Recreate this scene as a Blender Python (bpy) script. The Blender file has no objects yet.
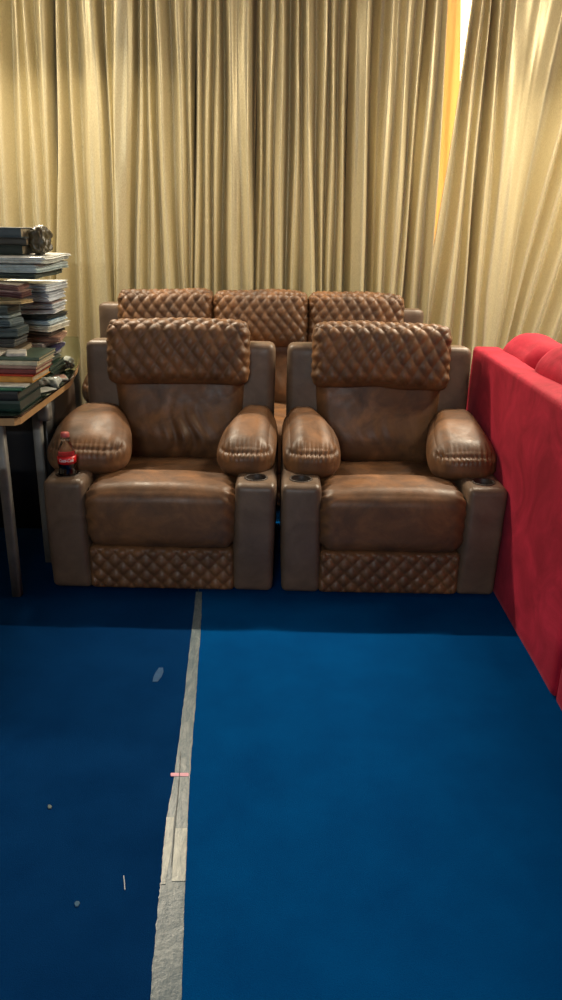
import bpy, bmesh, math, random
import numpy as np
from mathutils import Vector, Matrix
R = math.radians
S = bpy.context.scene
COL = S.collection
random.seed(7)

# ------------------------------------------------------------------ camera
F = 760.0; PITCH = R(20); ROLL = R(1.2); H = 1.42
cd = bpy.data.cameras.new('camera'); cam = bpy.data.objects.new('camera', cd); COL.objects.link(cam)
cd.sensor_fit = 'VERTICAL'; cd.sensor_height = 36.0; cd.lens = 36.0 * F / 1000.0
cam.matrix_world = Matrix.Translation((0, 0, H)) @ Matrix.Rotation(R(90) - PITCH, 4, 'X') @ Matrix.Rotation(ROLL, 4, 'Z')
cd.clip_start = 0.02
S.camera = cam

def ray(px, py):
    dx, dy = px - 281, py - 500
    c, s = math.cos(ROLL), math.sin(ROLL)
    x = dx * c + dy * s; y = -dx * s + dy * c
    return (x / F, math.cos(PITCH) - y / F * math.sin(PITCH), -math.sin(PITCH) - y / F * math.cos(PITCH))
def onz(px, py, z):
    r = ray(px, py); t = (z - H) / r[2]; return (r[0] * t, r[1] * t)
def ony(px, py, Y):
    r = ray(px, py); t = Y / r[1]; return (r[0] * t, H + r[2] * t)

# ------------------------------------------------------------------ materials
def new_mat(name):
    m = bpy.data.materials.new(name); m.use_nodes = True
    nt = m.node_tree; b = nt.nodes['Principled BSDF']
    return m, nt, b
def N(nt, t, **kw):
    n = nt.nodes.new(t)
    for k, v in kw.items(): setattr(n, k, v)
    return n
def ramp(nt, stops):
    r = nt.nodes.new('ShaderNodeValToRGB')
    els = r.color_ramp.elements
    while len(els) < len(stops): els.new(0.5)
    for e, (p, c) in zip(els, stops): e.position = p; e.color = (*c, 1)
    return r
def noise(nt, scale, detail=4, rough=0.55, coord=None, dist=0.0):
    n = nt.nodes.new('ShaderNodeTexNoise'); n.inputs['Scale'].default_value = scale
    n.inputs['Detail'].default_value = detail; n.inputs['Roughness'].default_value = rough
    n.inputs['Distortion'].default_value = dist
    if coord: nt.links.new(coord, n.inputs['Vector'])
    return n
def plain(name, col, rough=0.5, metal=0.0, spec=0.5, var=0.12, scale=25, bump=0.0, coat=0.0):
    m, nt, b = new_mat(name)
    tc = N(nt, 'ShaderNodeTexCoord')
    n = noise(nt, scale, 4, 0.6, tc.outputs['Object'])
    r = ramp(nt, [(0.3, tuple(c * (1 - var) for c in col)), (0.7, tuple(min(1, c * (1 + var)) for c in col))])
    nt.links.new(n.outputs['Fac'], r.inputs['Fac']); nt.links.new(r.outputs['Color'], b.inputs['Base Color'])
    b.inputs['Roughness'].default_value = rough; b.inputs['Metallic'].default_value = metal
    b.inputs['Specular IOR Level'].default_value = spec
    b.inputs['Coat Weight'].default_value = coat
    if bump:
        bp = N(nt, 'ShaderNodeBump'); bp.inputs['Strength'].default_value = bump; bp.inputs['Distance'].default_value = 0.003
        nt.links.new(n.outputs['Fac'], bp.inputs['Height']); nt.links.new(bp.outputs['Normal'], b.inputs['Normal'])
    return m

def leather_mat(name, dark, mid, light, rough=0.42):
    m, nt, b = new_mat(name)
    tc = N(nt, 'ShaderNodeTexCoord')
    n1 = noise(nt, 7, 5, 0.65, tc.outputs['Object'], 0.6)
    r = ramp(nt, [(0.3, dark), (0.5, mid), (0.72, light)])
    nt.links.new(n1.outputs['Fac'], r.inputs['Fac'])
    nt.links.new(r.outputs['Color'], b.inputs['Base Color'])
    n2 = noise(nt, 160, 3, 0.6, tc.outputs['Object'])
    n3 = noise(nt, 18, 4, 0.6, tc.outputs['Object'])
    rr = N(nt, 'ShaderNodeMapRange'); rr.inputs[1].default_value = 0.3; rr.inputs[2].default_value = 0.7
    rr.inputs[3].default_value = rough - 0.08; rr.inputs[4].default_value = rough + 0.14
    nt.links.new(n3.outputs['Fac'], rr.inputs[0]); nt.links.new(rr.outputs[0], b.inputs['Roughness'])
    mx = N(nt, 'ShaderNodeMath', operation='MULTIPLY_ADD'); mx.inputs[1].default_value = 0.25
    nt.links.new(n2.outputs['Fac'], mx.inputs[0]); nt.links.new(n3.outputs['Fac'], mx.inputs[2])
    bp = N(nt, 'ShaderNodeBump'); bp.inputs['Strength'].default_value = 0.35; bp.inputs['Distance'].default_value = 0.004
    nt.links.new(mx.outputs[0], bp.inputs['Height']); nt.links.new(bp.outputs['Normal'], b.inputs['Normal'])
    b.inputs['Specular IOR Level'].default_value = 0.5
    return m
LEATHER = leather_mat('brown_leather', (0.082, 0.042, 0.022), (0.148, 0.070, 0.030), (0.26, 0.118, 0.045), 0.47)
FRAME_L = leather_mat('grey_brown_leather', (0.105, 0.068, 0.045), (0.145, 0.096, 0.064), (0.19, 0.125, 0.082), 0.40)
BLACK = plain('plain_black', (0.012, 0.011, 0.011), 0.35)

def curtain_mat():
    m, nt, b = new_mat('gold_satin')
    tc = N(nt, 'ShaderNodeTexCoord')
    mp = N(nt, 'ShaderNodeMapping'); mp.inputs['Scale'].default_value = (260, 260, 90)
    nt.links.new(tc.outputs['Object'], mp.inputs['Vector'])
    n = noise(nt, 1.0, 3, 0.7, mp.outputs['Vector'])
    r = ramp(nt, [(0.25, (0.53, 0.445, 0.25)), (0.75, (0.75, 0.67, 0.44))])
    nt.links.new(n.outputs['Fac'], r.inputs['Fac']); nt.links.new(r.outputs['Color'], b.inputs['Base Color'])
    b.inputs['Roughness'].default_value = 0.40; b.inputs['Metallic'].default_value = 0.35
    b.inputs['Sheen Weight'].default_value = 0.15; b.inputs['Sheen Roughness'].default_value = 0.4
    bp = N(nt, 'ShaderNodeBump'); bp.inputs['Strength'].default_value = 0.25; bp.inputs['Distance'].default_value = 0.001
    nt.links.new(n.outputs['Fac'], bp.inputs['Height']); nt.links.new(bp.outputs['Normal'], b.inputs['Normal'])
    return m
SATIN = curtain_mat()

def carpet_mat(name, c0, c1):
    m, nt, b = new_mat(name)
    tc = N(nt, 'ShaderNodeTexCoord')
    n1 = noise(nt, 350, 3, 0.7, tc.outputs['Object']); n2 = noise(nt, 5, 5, 0.6, tc.outputs['Object'])
    mx = N(nt, 'ShaderNodeMath', operation='MULTIPLY_ADD'); mx.inputs[1].default_value = 0.55
    ad = N(nt, 'ShaderNodeMath', operation='MULTIPLY'); ad.inputs[1].default_value = 0.45
    nt.links.new(n2.outputs['Fac'], ad.inputs[0]); nt.links.new(n1.outputs['Fac'], mx.inputs[0]); nt.links.new(ad.outputs[0], mx.inputs[2])
    r = ramp(nt, [(0.3, c0), (0.7, c1)])
    nt.links.new(mx.outputs[0], r.inputs['Fac']); nt.links.new(r.outputs['Color'], b.inputs['Base Color'])
    b.inputs['Roughness'].default_value = 0.95; b.inputs['Specular IOR Level'].default_value = 0.02
    bp = N(nt, 'ShaderNodeBump'); bp.inputs['Strength'].default_value = 0.6; bp.inputs['Distance'].default_value = 0.003
    nt.links.new(n1.outputs['Fac'], bp.inputs['Height']); nt.links.new(bp.outputs['Normal'], b.inputs['Normal'])
    return m
CARPET_R = carpet_mat('teal_blue_carpet', (0.0, 0.038, 0.152), (0.0, 0.070, 0.24))
CARPET_L = carpet_mat('deep_blue_shaded_carpet', (0.0, 0.018, 0.078), (0.002, 0.037, 0.135))  # deeper than the left piece's own blue: floor shade is in the colour

def velvet_mat():
    m, nt, b = new_mat('red_velvet')
    tc = N(nt, 'ShaderNodeTexCoord')
    n1 = noise(nt, 4.5, 5, 0.6, tc.outputs['Object'], 1.2)
    r = ramp(nt, [(0.35, (0.27, 0.005, 0.018)), (0.7, (0.52, 0.018, 0.048))])
    nt.links.new(n1.outputs['Fac'], r.inputs['Fac']); nt.links.new(r.outputs['Color'], b.inputs['Base Color'])
    b.inputs['Roughness'].default_value = 0.8; b.inputs['Specular IOR Level'].default_value = 0.2
    b.inputs['Sheen Weight'].default_value = 0.3; b.inputs['Sheen Roughness'].default_value = 0.35
    b.inputs['Sheen Tint'].default_value = (1.0, 0.22, 0.3, 1)
    n2 = noise(nt, 220, 3, 0.6, tc.outputs['Object'])
    bp = N(nt, 'ShaderNodeBump'); bp.inputs['Strength'].default_value = 0.3; bp.inputs['Distance'].default_value = 0.002
    nt.links.new(n2.outputs['Fac'], bp.inputs['Height']); nt.links.new(bp.outputs['Normal'], b.inputs['Normal'])
    return m
VELVET = velvet_mat()

# ------------------------------------------------------------------ helpers
def tag(o, label=None, cat=None, group=None, kind=None):
    if label: o['label'] = label
    if cat: o['category'] = cat
    if group: o['group'] = group
    if kind: o['kind'] = kind
    return o
def empty(name, loc=(0, 0, 0), rz=0):
    o = bpy.data.objects.new(name, None); COL.objects.link(o); o.empty_display_size = 0.1
    o.location = loc; o.rotation_euler = (0, 0, rz); return o
def mobj(name, verts, faces, mat, parent=None, smooth=True, mat_idx=None, loc=None, rot=None):
    me = bpy.data.meshes.new(name)
    me.from_pydata([tuple(map(float, v)) for v in verts], [], [tuple(int(i) for i in f) for f in faces])
    if smooth: me.polygons.foreach_set('use_smooth', [True] * len(me.polygons))
    for m in (mat if isinstance(mat, (list, tuple)) else [mat]): me.materials.append(m)
    if mat_idx is not None: me.polygons.foreach_set('material_index', mat_idx)
    me.update()
    o = bpy.data.objects.new(name, me); COL.objects.link(o)
    if parent: o.parent = parent
    if loc is not None: o.location = loc
    if rot is not None: o.rotation_euler = rot
    return o

def rbox(size, r, n, disp=None, puff=(0, 0, 0)):
    """rounded box lattice; disp(pos, nrm, param)->offset array; returns verts, faces"""
    half = np.array(size) / 2.0; r = min(r, *(half * 0.999))
    nx, ny, nz = n; dims = (nx, ny, nz)
    keys = {}; pts = []; faces = []
    def vid(k):
        if k not in keys:
            keys[k] = len(pts); pts.append(k)
        return keys[k]
    for ax in range(3):
        a, b_ = [(1, 2), (2, 0), (0, 1)][ax]
        for side in (0, dims[ax]):
            for i in range(dims[a]):
                for j in range(dims[b_]):
                    q = []
                    for (di, dj) in ((0, 0), (1, 0), (1, 1), (0, 1)):
                        k = [0, 0, 0]; k[ax] = side; k[a] = i + di; k[b_] = j + dj
                        q.append(vid(tuple(k)))
                    if side == 0: q.reverse()
                    faces.append(q)
    p = np.array(pts, float) / np.array(dims) * 2 - 1
    # concentrate lattice lines a little towards the rounded borders
    w = 0.18; p = p + w * np.sin(np.pi * p) / np.pi
    full = p * half; q = np.clip(full, -(half - r), half - r); d = full - q
    ln = np.linalg.norm(d, axis=1, keepdims=True); nn = d / np.maximum(ln, 1e-9)
    pos = q + r * nn
    for k in range(3):
        if puff[k]:
            o = [i for i in range(3) if i != k]
            pos[:, k] += nn[:, k] * puff[k] * (1 - p[:, o[0]] ** 2) * (1 - p[:, o[1]] ** 2)
    if disp is not None: pos = disp(pos, nn, p)
    return pos, faces

def box(name, x0, x1, y0, y1, z0, z1, mat, parent=None, r=0.003, n=(2, 2, 2)):
    s = (x1 - x0, y1 - y0, z1 - z0)
    v, f = rbox(s, r, tuple(max(k, 3) for k in n))
    v = v + np.array([(x0 + x1) / 2, (y0 + y1) / 2, (z0 + z1) / 2])
    return mobj(name, v, f, mat, parent)

def hard_box(name, x0, x1, y0, y1, z0, z1, mat, parent=None):
    v = [(x, y, z) for x in (x0, x1) for y in (y0, y1) for z in (z0, z1)]
    f = [(0, 1, 3, 2), (4, 6, 7, 5), (0, 4, 5, 1), (2, 3, 7, 6), (0, 2, 6, 4), (1, 5, 7, 3)]
    return mobj(name, v, f, mat, parent, smooth=False)

def lathe(name, prof, mat, parent=None, n=40, loc=(0, 0, 0)):
    vs = []; fs = []
    for (r, z) in prof:
        for k in range(n):
            a = 2 * math.pi * k / n; vs.append((r * math.cos(a), r * math.sin(a), z))
    for i in range(len(prof) - 1):
        for k in range(n):
            k2 = (k + 1) % n; fs.append((i * n + k, i * n + k2, (i + 1) * n + k2, (i + 1) * n + k))
    if prof[0][0] > 1e-6: fs.append(tuple(reversed(range(n))))
    if prof[-1][0] > 1e-6: fs.append(tuple(range((len(prof) - 1) * n, len(prof) * n)))
    return mobj(name, vs, fs, mat, parent, loc=loc)

def wav(p, f, ph, seed=0):
    """cheap smooth pseudo-noise on Nx3 points"""
    rng = np.random.RandomState(seed); out = np.zeros(len(p))
    for k in range(6):
        d = rng.normal(size=3); d /= np.linalg.norm(d)
        out += np.sin(p @ d * f * (1 + 0.35 * k) + rng.rand() * 6.28 + ph) / (1 + 0.35 * k)
    return out / 3.2

def smooth01(t): t = np.clip(t, 0, 1); return t * t * (3 - 2 * t)

def quilt(u, v, du, dv):
    a = u / du + v / dv; b = u / du - v / dv
    h = np.abs(np.sin(np.pi * a / 1.0)) * np.abs(np.sin(np.pi * b / 1.0))
    return h ** 0.5

# ------------------------------------------------------------------ room
WALL = plain('wall_paint', (0.32, 0.29, 0.24), 0.8, var=0.05, scale=3)
CEIL = plain('ceiling_paint', (0.62, 0.60, 0.55), 0.9, var=0.03, scale=2)
CONC = plain('concrete', (0.16, 0.155, 0.15), 0.85, scale=6)
X0, X1, Y0, Y1, ZC = -2.3, 2.7, -1.9, 5.12, 3.0
tag(hard_box('floor', X0, X1, Y0, Y1, -0.12, -0.006, CONC), kind='structure')
tag(hard_box('ceiling', X0, X1, Y0, Y1, ZC, ZC + 0.1, CEIL), kind='structure')
tag(hard_box('wall_left', X0 - 0.1, X0, Y0, Y1, -0.12, ZC, WALL), kind='structure')
tag(hard_box('wall_right', X1, X1 + 0.1, Y0, Y1, -0.12, ZC, WALL), kind='structure')
tag(hard_box('wall_front', X0, X1, Y0 - 0.1, Y0, -0.12, ZC, WALL), kind='structure')
# back wall with a window opening
WX0, WX1, WZ0, WZ1 = 0.88, 1.75, 1.15, 2.86
vs = []; fs = []
for y in (Y1, Y1 + 0.12):
    for z in (-0.12, WZ0, WZ1, ZC):
        for x in (X0, WX0, WX1, X1): vs.append((x, y, z))
for l in (0, 16):
    for j in range(3):
        for i in range(3):
            if i == 1 and j == 1: continue
            a = l + j * 4 + i; q = (a, a + 1, a + 5, a + 4); fs.append(q if l == 0 else q[::-1])
for a, b_ in ((5, 6), (6, 10), (10, 9), (9, 5)): fs.append((a, b_, b_ + 16, a + 16))
for a, b_ in ((0, 3), (3, 15), (15, 12), (12, 0)): fs.append((a, a + 16, b_ + 16, b_))
tag(mobj('wall_back', vs, fs, WALL, smooth=False), kind='structure')
FRAMEW = plain('painted_window_wood', (0.55, 0.35, 0.16), 0.45)
wroot = empty('window_1', ((WX0 + WX1) / 2, Y1, WZ0)); tag(wroot, kind='structure')
def ring(name, w, h, t, y0, y1, mat, parent):
    o = [(-w / 2, 0), (w / 2, 0), (w / 2, h), (-w / 2, h)]; i_ = [(-w / 2 + t, t), (w / 2 - t, t), (w / 2 - t, h - t), (-w / 2 + t, h - t)]
    v = [(x, y, z) for y in (y0, y1) for (x, z) in o + i_]; f = []
    for k in range(4):
        k2 = (k + 1) % 4
        f += [(k, k2, 4 + k2, 4 + k), (8 + k2, 8 + k, 12 + k, 12 + k2), (k2, k, 8 + k, 8 + k2), (4 + k, 4 + k2, 12 + k2, 12 + k)]
    return mobj(name, v, f, mat, parent, smooth=False)
fr = ring('window_frame', WX1 - WX0, WZ1 - WZ0, 0.05, 0.02, 0.09, FRAMEW, wroot)
m, nt, b = new_mat('bright_frosted_pane')
b.inputs['Base Color'].default_value = (0.9, 0.85, 0.75, 1); b.inputs['Roughness'].default_value = 0.4
b.inputs['Emission Color'].default_value = (1.0, 0.84, 0.62, 1); b.inputs['Emission Strength'].default_value = 4.0
PANE = m
hard_box('pane', -(WX1 - WX0) / 2 + 0.05, (WX1 - WX0) / 2 - 0.05, 0.045, 0.055, 0.05, WZ1 - WZ0 - 0.05, PANE, wroot)

# ------------------------------------------------------------------ carpets, tape, litter
def strip_obj(name, left, right, z0, z1, mat):
    """left/right: lists of (x,y) running together; a thin solid"""
    n = len(left); v = []
    for z in (z0, z1):
        for k in range(n): v.append((*left[k], z)); v.append((*right[k], z))
    f = []
    for k in range(n - 1):
        a = 2 * k; f.append((a, a + 2, a + 3, a + 1)); b_ = 2 * n + a; f.append((b_, b_ + 1, b_ + 3, b_ + 2))
        f.append((a, b_, b_ + 2, a + 2)); f.append((a + 1, a + 3, b_ + 3, b_ + 1))
    f.append((0, 1, 2 * n + 1, 2 * n)); e = 2 * n - 2; f.append((e, e + 2 * n, e + 2 * n + 1, e + 1))
    return mobj(name, v, f, mat, smooth=False)
def seam_x(y): return -0.325 + (2.71 - y) * 0.0735
ys = [Y0 + 0.01, 0.5, 1.05, 1.67, 2.4, 2.71, 3.5, Y1 - 0.01]
tag(strip_obj('carpet', [(X0 + .01, y) for y in ys], [(seam_x(y) - .002, y) for y in ys], -0.0055, 0.0, CARPET_L),
    'navy blue carpet piece left of the taped seam, darkened with floor shade', 'carpet')
tag(strip_obj('carpet', [(seam_x(y) + .002, y) for y in ys], [(X1 - .01, y) for y in ys], -0.0055, 0.0, CARPET_R),
    'brighter teal blue carpet piece right of the taped seam', 'carpet')

def tape_mat(name, a, b_, c, alpha_lo, rough=0.35):
    m, nt, b = new_mat(name)
    tc = N(nt, 'ShaderNodeTexCoord')
    mp = N(nt, 'ShaderNodeMapping'); mp.inputs['Scale'].default_value = (60, 14, 1)
    nt.links.new(tc.outputs['Object'], mp.inputs['Vector'])
    n = noise(nt, 1.2, 6, 0.7, mp.outputs['Vector'], 0.8)
    r = ramp(nt, [(0.3, a), (0.5, b_), (0.72, c)])
    nt.links.new(n.outputs['Fac'], r.inputs['Fac']); nt.links.new(r.outputs['Color'], b.inputs['Base Color'])
    b.inputs['Roughness'].default_value = rough
    n2 = noise(nt, 30, 4, 0.7, tc.outputs['Object'])
    bp = N(nt, 'ShaderNodeBump'); bp.inputs['Strength'].default_value = 0.5; bp.inputs['Distance'].default_value = 0.003
    nt.links.new(n2.outputs['Fac'], bp.inputs['Height']); nt.links.new(bp.outputs['Normal'], b.inputs['Normal'])
    return m
TAPE = tape_mat('worn_grey_tape', (0.055, 0.095, 0.125), (0.115, 0.155, 0.175), (0.24, 0.27, 0.27), 0.4)
TAPE2 = tape_mat('pale_tape', (0.14, 0.18, 0.19), (0.32, 0.34, 0.31), (0.50, 0.50, 0.43), 0.4)
PINK = plain('pink_tape', (0.72, 0.33, 0.42), 0.5)
edge = [(592, 196, 202), (615, 193.5, 201.5), (640, 190.5, 200), (680, 186, 197), (700, 184, 196), (740, 179, 192.5), (775, 174.5, 190),
        (815, 167, 188), (830, 165.5, 187.5), (850, 163, 187), (882, 160.5, 185.5), (900, 158.5, 184.5), (950, 154, 183), (1000, 149.5, 181.5), (1060, 143, 179)]
Lp = []; Rp = []
rng = random.Random(3)
for i in range(len(edge) - 1):
    (ya, la, ra), (yb, lb, rb) = edge[i], edge[i + 1]
    K = 8
    for k in range(K + (i == len(edge) - 2)):
        t = k / K; y = ya + (yb - ya) * t
        jl = rng.uniform(-.7, .7) * (y - 500) / 400; jr = rng.uniform(-.25, .25)
        Lp.append(onz(la + (lb - la) * t + jl, y, 0)); Rp.append(onz(ra + (rb - ra) * t + jr, y, 0))
tag(strip_obj('seam_tape', Lp, Rp, 0.0003, 0.0016, TAPE), 'long worn silver grey tape running over the carpet seam', 'tape')
def patch(name, pts, z0, z1, mat, label, cat):
    l = [onz(a, y, 0) for (y, a, c) in pts]; r = [onz(c, y, 0) for (y, a, c) in pts]
    return tag(strip_obj(name, l, r, z0, z1, mat), label, cat)
patch('tape_patch', [(829, 175.5, 187), (845, 174.5, 186.5), (862, 173, 186), (882, 171.8, 185.2)], 0.0017, 0.0028, TAPE2,
      'short pale cream patch of tape on the right half of the grey seam tape', 'tape')
patch('tape_patch', [(818, 166.5, 174), (832, 165.5, 173), (850, 163.5, 171.5), (868, 162.3, 168), (885, 161, 165.5)], 0.0017, 0.003, TAPE2,
      'ragged peeling pale sliver of tape along the left edge of the grey seam tape', 'tape')
patch('tape_crease', [(752, 180.4, 181.0), (775, 179.2, 179.9), (800, 177.2, 178), (830, 174.0, 175.0), (850, 172.5, 173.4), (868, 171.2, 171.9)], 0.0031, 0.0037,
      plain('crease_grey', (0.10, 0.11, 0.11), 0.7), 'thin dark lifted crease line along the middle of the seam tape', 'crease')  # narrow dark grey strip laid along the tape
patch('pink_tape_strip', [(773.6, 171, 188.6), (774.6, 170.6, 188.8), (775.6, 170.6, 188.8), (776.8, 170.9, 188.4)], 0.0017, 0.0026, PINK,
      'tiny pink strip stuck across the grey seam tape', 'tape')
patch('carpet_lint', [(668, 159, 163), (672, 156, 163.5), (677, 153.5, 161.5), (682, 152.5, 157.5)], 0.0003, 0.0016, plain('lint_grey', (0.02, 0.075, 0.18), 0.9),
      'faint grey lint smudge on the dark blue carpet near the chairs', 'lint')
patch('thread_scrap', [(876, 123.2, 124.2), (883, 124.0, 125.0), (890, 124.4, 125.4)], 0.0003, 0.0018, plain('thread_white', (0.45, 0.47, 0.5), 0.8),
      'short white thread lying on the dark carpet left of the tape', 'thread')
patch('carpet_crumb', [(805.5, 48.5, 50.5), (807, 47.8, 52), (809, 48.6, 51)], 0.0003, 0.003, plain('crumb', (0.12, 0.16, 0.16), 0.9),
      'small grey crumb on the dark carpet, the one farther left and nearer the table', 'crumb')
patch('carpet_crumb', [(902, 76, 79), (904, 74.5, 80), (907, 75.5, 78)], 0.0003, 0.003, plain('crumb_blue', (0.05, 0.12, 0.2), 0.9),
      'faint bluish crumb on the dark carpet nearest the camera, left of the tape', 'crumb')

# ------------------------------------------------------------------ curtains
YC = 4.93
E_LINES = [(-190, -175, -1), (-170, -155, 1), (-150, -138, -1), (-122, -112, 1), (-96, -85, -.8), (-72, -58, 1), (-46, -32, -1), (-25, -12, .8), (-13, 1, -.6), (-3, 14, .9), (9, 24, -.9),
     (15, 30, .3), (21, 38, -.7), (25, 47, 1), (32, 50, -.4), (44, 54, .7), (53, 57, -1.6)]
PANELS = [
    (E_LINES, 'gold satin curtain panel at far left, behind the piles of books'),
    ([(53, 57, -.8), (59, 61, .8), (65, 77, -.8), (69, 83, .9), (74, 88, -.5), (86, 99, .6), (95, 111, .8), (102, 114, -1.2), (107, 116, .5), (111, 117, -.4), (116, 118, .9),
      (132, 129, .6), (138, 132, -1.3), (143, 140, .7), (147, 148, -.6), (150, 155, .9), (153, 161, -.7), (157, 171, .9), (170, 180, -.5), (178, 187, .7), (186, 190, -.3), (191, 191.5, .5), (195, 194, -1.6)],
     'wide gold satin curtain panel behind the left recliner headrest'),
    ([(195, 194, -.9), (200, 197, .8), (205, 202, -.5), (209, 207, .7), (214, 212, -.5), (218, 216, .8), (223, 221, -1), (230, 236, .7), (238, 243, .2), (247, 250.5, .9), (257, 254, -1.6)],
     'narrow gold curtain panel with fine straight pleats above the sofa middle seam'),
    ([(257, 254, -.9), (262, 258, .4), (266, 262, -.5), (273, 266, .8), (277, 271, -.1), (282, 279, .9), (291, 286, -1.3), (300, 292, .7), (302.5, 299, -.3), (306, 313, .9), (316, 316.5, -.7),
      (326, 320, .7), (330, 323, -.5), (334, 327, .7), (340, 333, -.5), (346, 339.5, .9), (350, 343, -1.6)],
     'gold curtain panel above the right end of the brown sofa'),
    ([(350, 343, -.8), (358, 351, .2), (369, 361, .9), (373, 365.5, -1.6), (383, 371, -.2), (393, 377, .8), (399, 382, -.3), (410, 391, .5), (418, 396, -.2), (423, 399, 1), (426.5, 402.5, -1.1),
      (436, 411, .3), (443, 418, -.3), (448, 428, 1)],
     'gold curtain panel ending at the left side of the glowing gap'),
    ([(472, 424.5, .9), (476.5, 433, -.4), (482, 448, .9), (485.5, 455, -.6), (489, 462, .6), (494, 468, -1.7), (500, 474, .9), (506, 481, -.4), (513, 488, .5), (530, 495, .1), (546, 502, -.3), (572, 508, -.9),
      (589, 514, 1.1), (597, 519.5, -.9), (605, 525.5, 1.1), (621, 533, -.8), (640, 541, .9), (655, 550, -.8), (668, 560, .9), (690, 575, -1), (712, 592, .9), (740, 615, -1), (765, 640, .8), (790, 665, -1), (815, 690, .8), (840, 712, -1)],
     'gold curtain panel at far right with broad diagonal folds above the red sofa'),
]
def curtain(lines, label, Y=YC, amp=0.050, name='curtain', mat=None, sub=9, ztop=2.84, zbot=0.03, tuck=True, seed=0):
    nz = 44; us = []
    n = len(lines)
    cols = [(i, k / sub) for i in range(n - 1) for k in range(sub)] + [(n - 2, 1.0)]
    zt = ony(281, 0, Y)[1]; zb = ony(281, 300, Y)[1]
    Xt = [ony(l[0], 0, Y)[0] for l in lines]; Xb = [ony(l[1], 300, Y)[0] for l in lines]
    hh = [l[2] for l in lines]
    V = []
    for j in range(nz + 1):
        z = ztop + (zbot - ztop) * j / nz
        t = (zt - z) / (zt - zb); t = max(-0.25, min(t, 1.25 + 0.1 * (t - 1.25)))
        X = [a + (b_ - a) * t for a, b_ in zip(Xt, Xb)]
        # keep the fold lines in order
        for i in range(1, n): X[i] = max(X[i], X[i - 1] + 0.006)
        for (i, s) in cols:
            c = (1 - math.cos(math.pi * s)) / 2
            x = X[i] + (X[i + 1] - X[i]) * s
            gap = X[i + 1] - X[i]
            a = amp * min(2.2, 0.30 + gap / 0.062)
            h = hh[i] + (hh[i + 1] - hh[i]) * c
            # rounded ridges, sharper valleys
            h = h if h < 0 else h ** 0.8
            gl = i + s
            h += 0.10 * math.sin(gl * 2.1 + z * 3.1 + seed) + 0.05 * math.sin(gl * 5.3 - z * 5.0 + seed * 2)
            # soft cross wrinkles of loosely hung cloth
            y = Y - a * h + 0.012 * math.sin(z * 1.7 + x * 2.3 + seed)
            if tuck:
                if i == 0: y += 0.018 * (1 - s)
            V.append((x + 0.004 * math.sin(z * 4 + gl), y, z))
    m_ = len(cols); Fc = []
    for j in range(nz):
        for i in range(m_ - 1):
            a = j * m_ + i; Fc.append((a, a + m_, a + m_ + 1, a + 1))
    o = mobj(name, V, Fc, mat or SATIN)
    md = o.modifiers.new('thick', 'SOLIDIFY'); md.thickness = 0.0016; md.offset = 1
    if label: tag(o, label, 'curtain')
    return o
for k, (ln, lb) in enumerate(PANELS): tag(curtain(ln, lb, seed=k * 1.7), group='gold satin curtain panels')
for o in COL.objects:
    if o.get('group') == 'gold satin curtain panels': del o['group']
# inner golden curtain seen through the gap, back-lit by the window
m, nt, b = new_mat('golden_lining')
b.inputs['Base Color'].default_value = (0.85, 0.62, 0.30, 1); b.inputs['Roughness'].default_value = 0.6
tr = N(nt, 'ShaderNodeBsdfTranslucent'); tr.inputs['Color'].default_value = (1.0, 0.78, 0.46, 1)
mxs = N(nt, 'ShaderNodeMixShader'); mxs.inputs[0].default_value = 0.6
out = nt.nodes['Material Output']
nt.links.new(b.outputs[0], mxs.inputs[1]); nt.links.new(tr.outputs[0], mxs.inputs[2]); nt.links.new(mxs.outputs[0], out.inputs['Surface'])
curtain([(425, 408, -.6), (436, 420, .5), (447, 431, -.5), (452, 437, .6), (456, 444, -.3), (460.5, 455, .5)],
        'golden inner curtain glowing in the narrow gap between two curtain panels', Y=5.03, amp=0.012, name='inner_curtain', mat=m, seed=4)
ROD = plain('brass_rod', (0.5, 0.36, 0.14), 0.3, metal=0.9)
def tube(name, p0, p1, r, mat, parent=None, n=16):
    p0 = Vector(p0); p1 = Vector(p1); d = (p1 - p0).normalized(); u = d.orthogonal().normalized(); w = d.cross(u)
    v = [p + (u * math.cos(2 * math.pi * k / n) + w * math.sin(2 * math.pi * k / n)) * r for p in (p0, p1) for k in range(n)]
    f = [(k, (k + 1) % n, n + (k + 1) % n, n + k) for k in range(n)] + [tuple(reversed(range(n))), tuple(range(n, 2 * n))]
    return mobj(name, v, f, mat, parent)
tag(tube('curtain_rod', (-2.25, YC, 2.855), (2.65, YC, 2.855), 0.014, ROD), 'long brass curtain rod just above the gold curtains', 'rod')

# ------------------------------------------------------------------ leather seating parts
def lean(v, ang, pivot):
    """rotate about x axis through pivot (y,z): positive ang leans the top backwards"""
    v = v.copy(); y = v[:, 1] - pivot[0]; z = v[:, 2] - pivot[1]
    c, s = math.cos(ang), math.sin(ang)
    v[:, 1] = pivot[0] + y * c + z * s; v[:, 2] = pivot[1] - y * s + z * c
    return v

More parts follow.
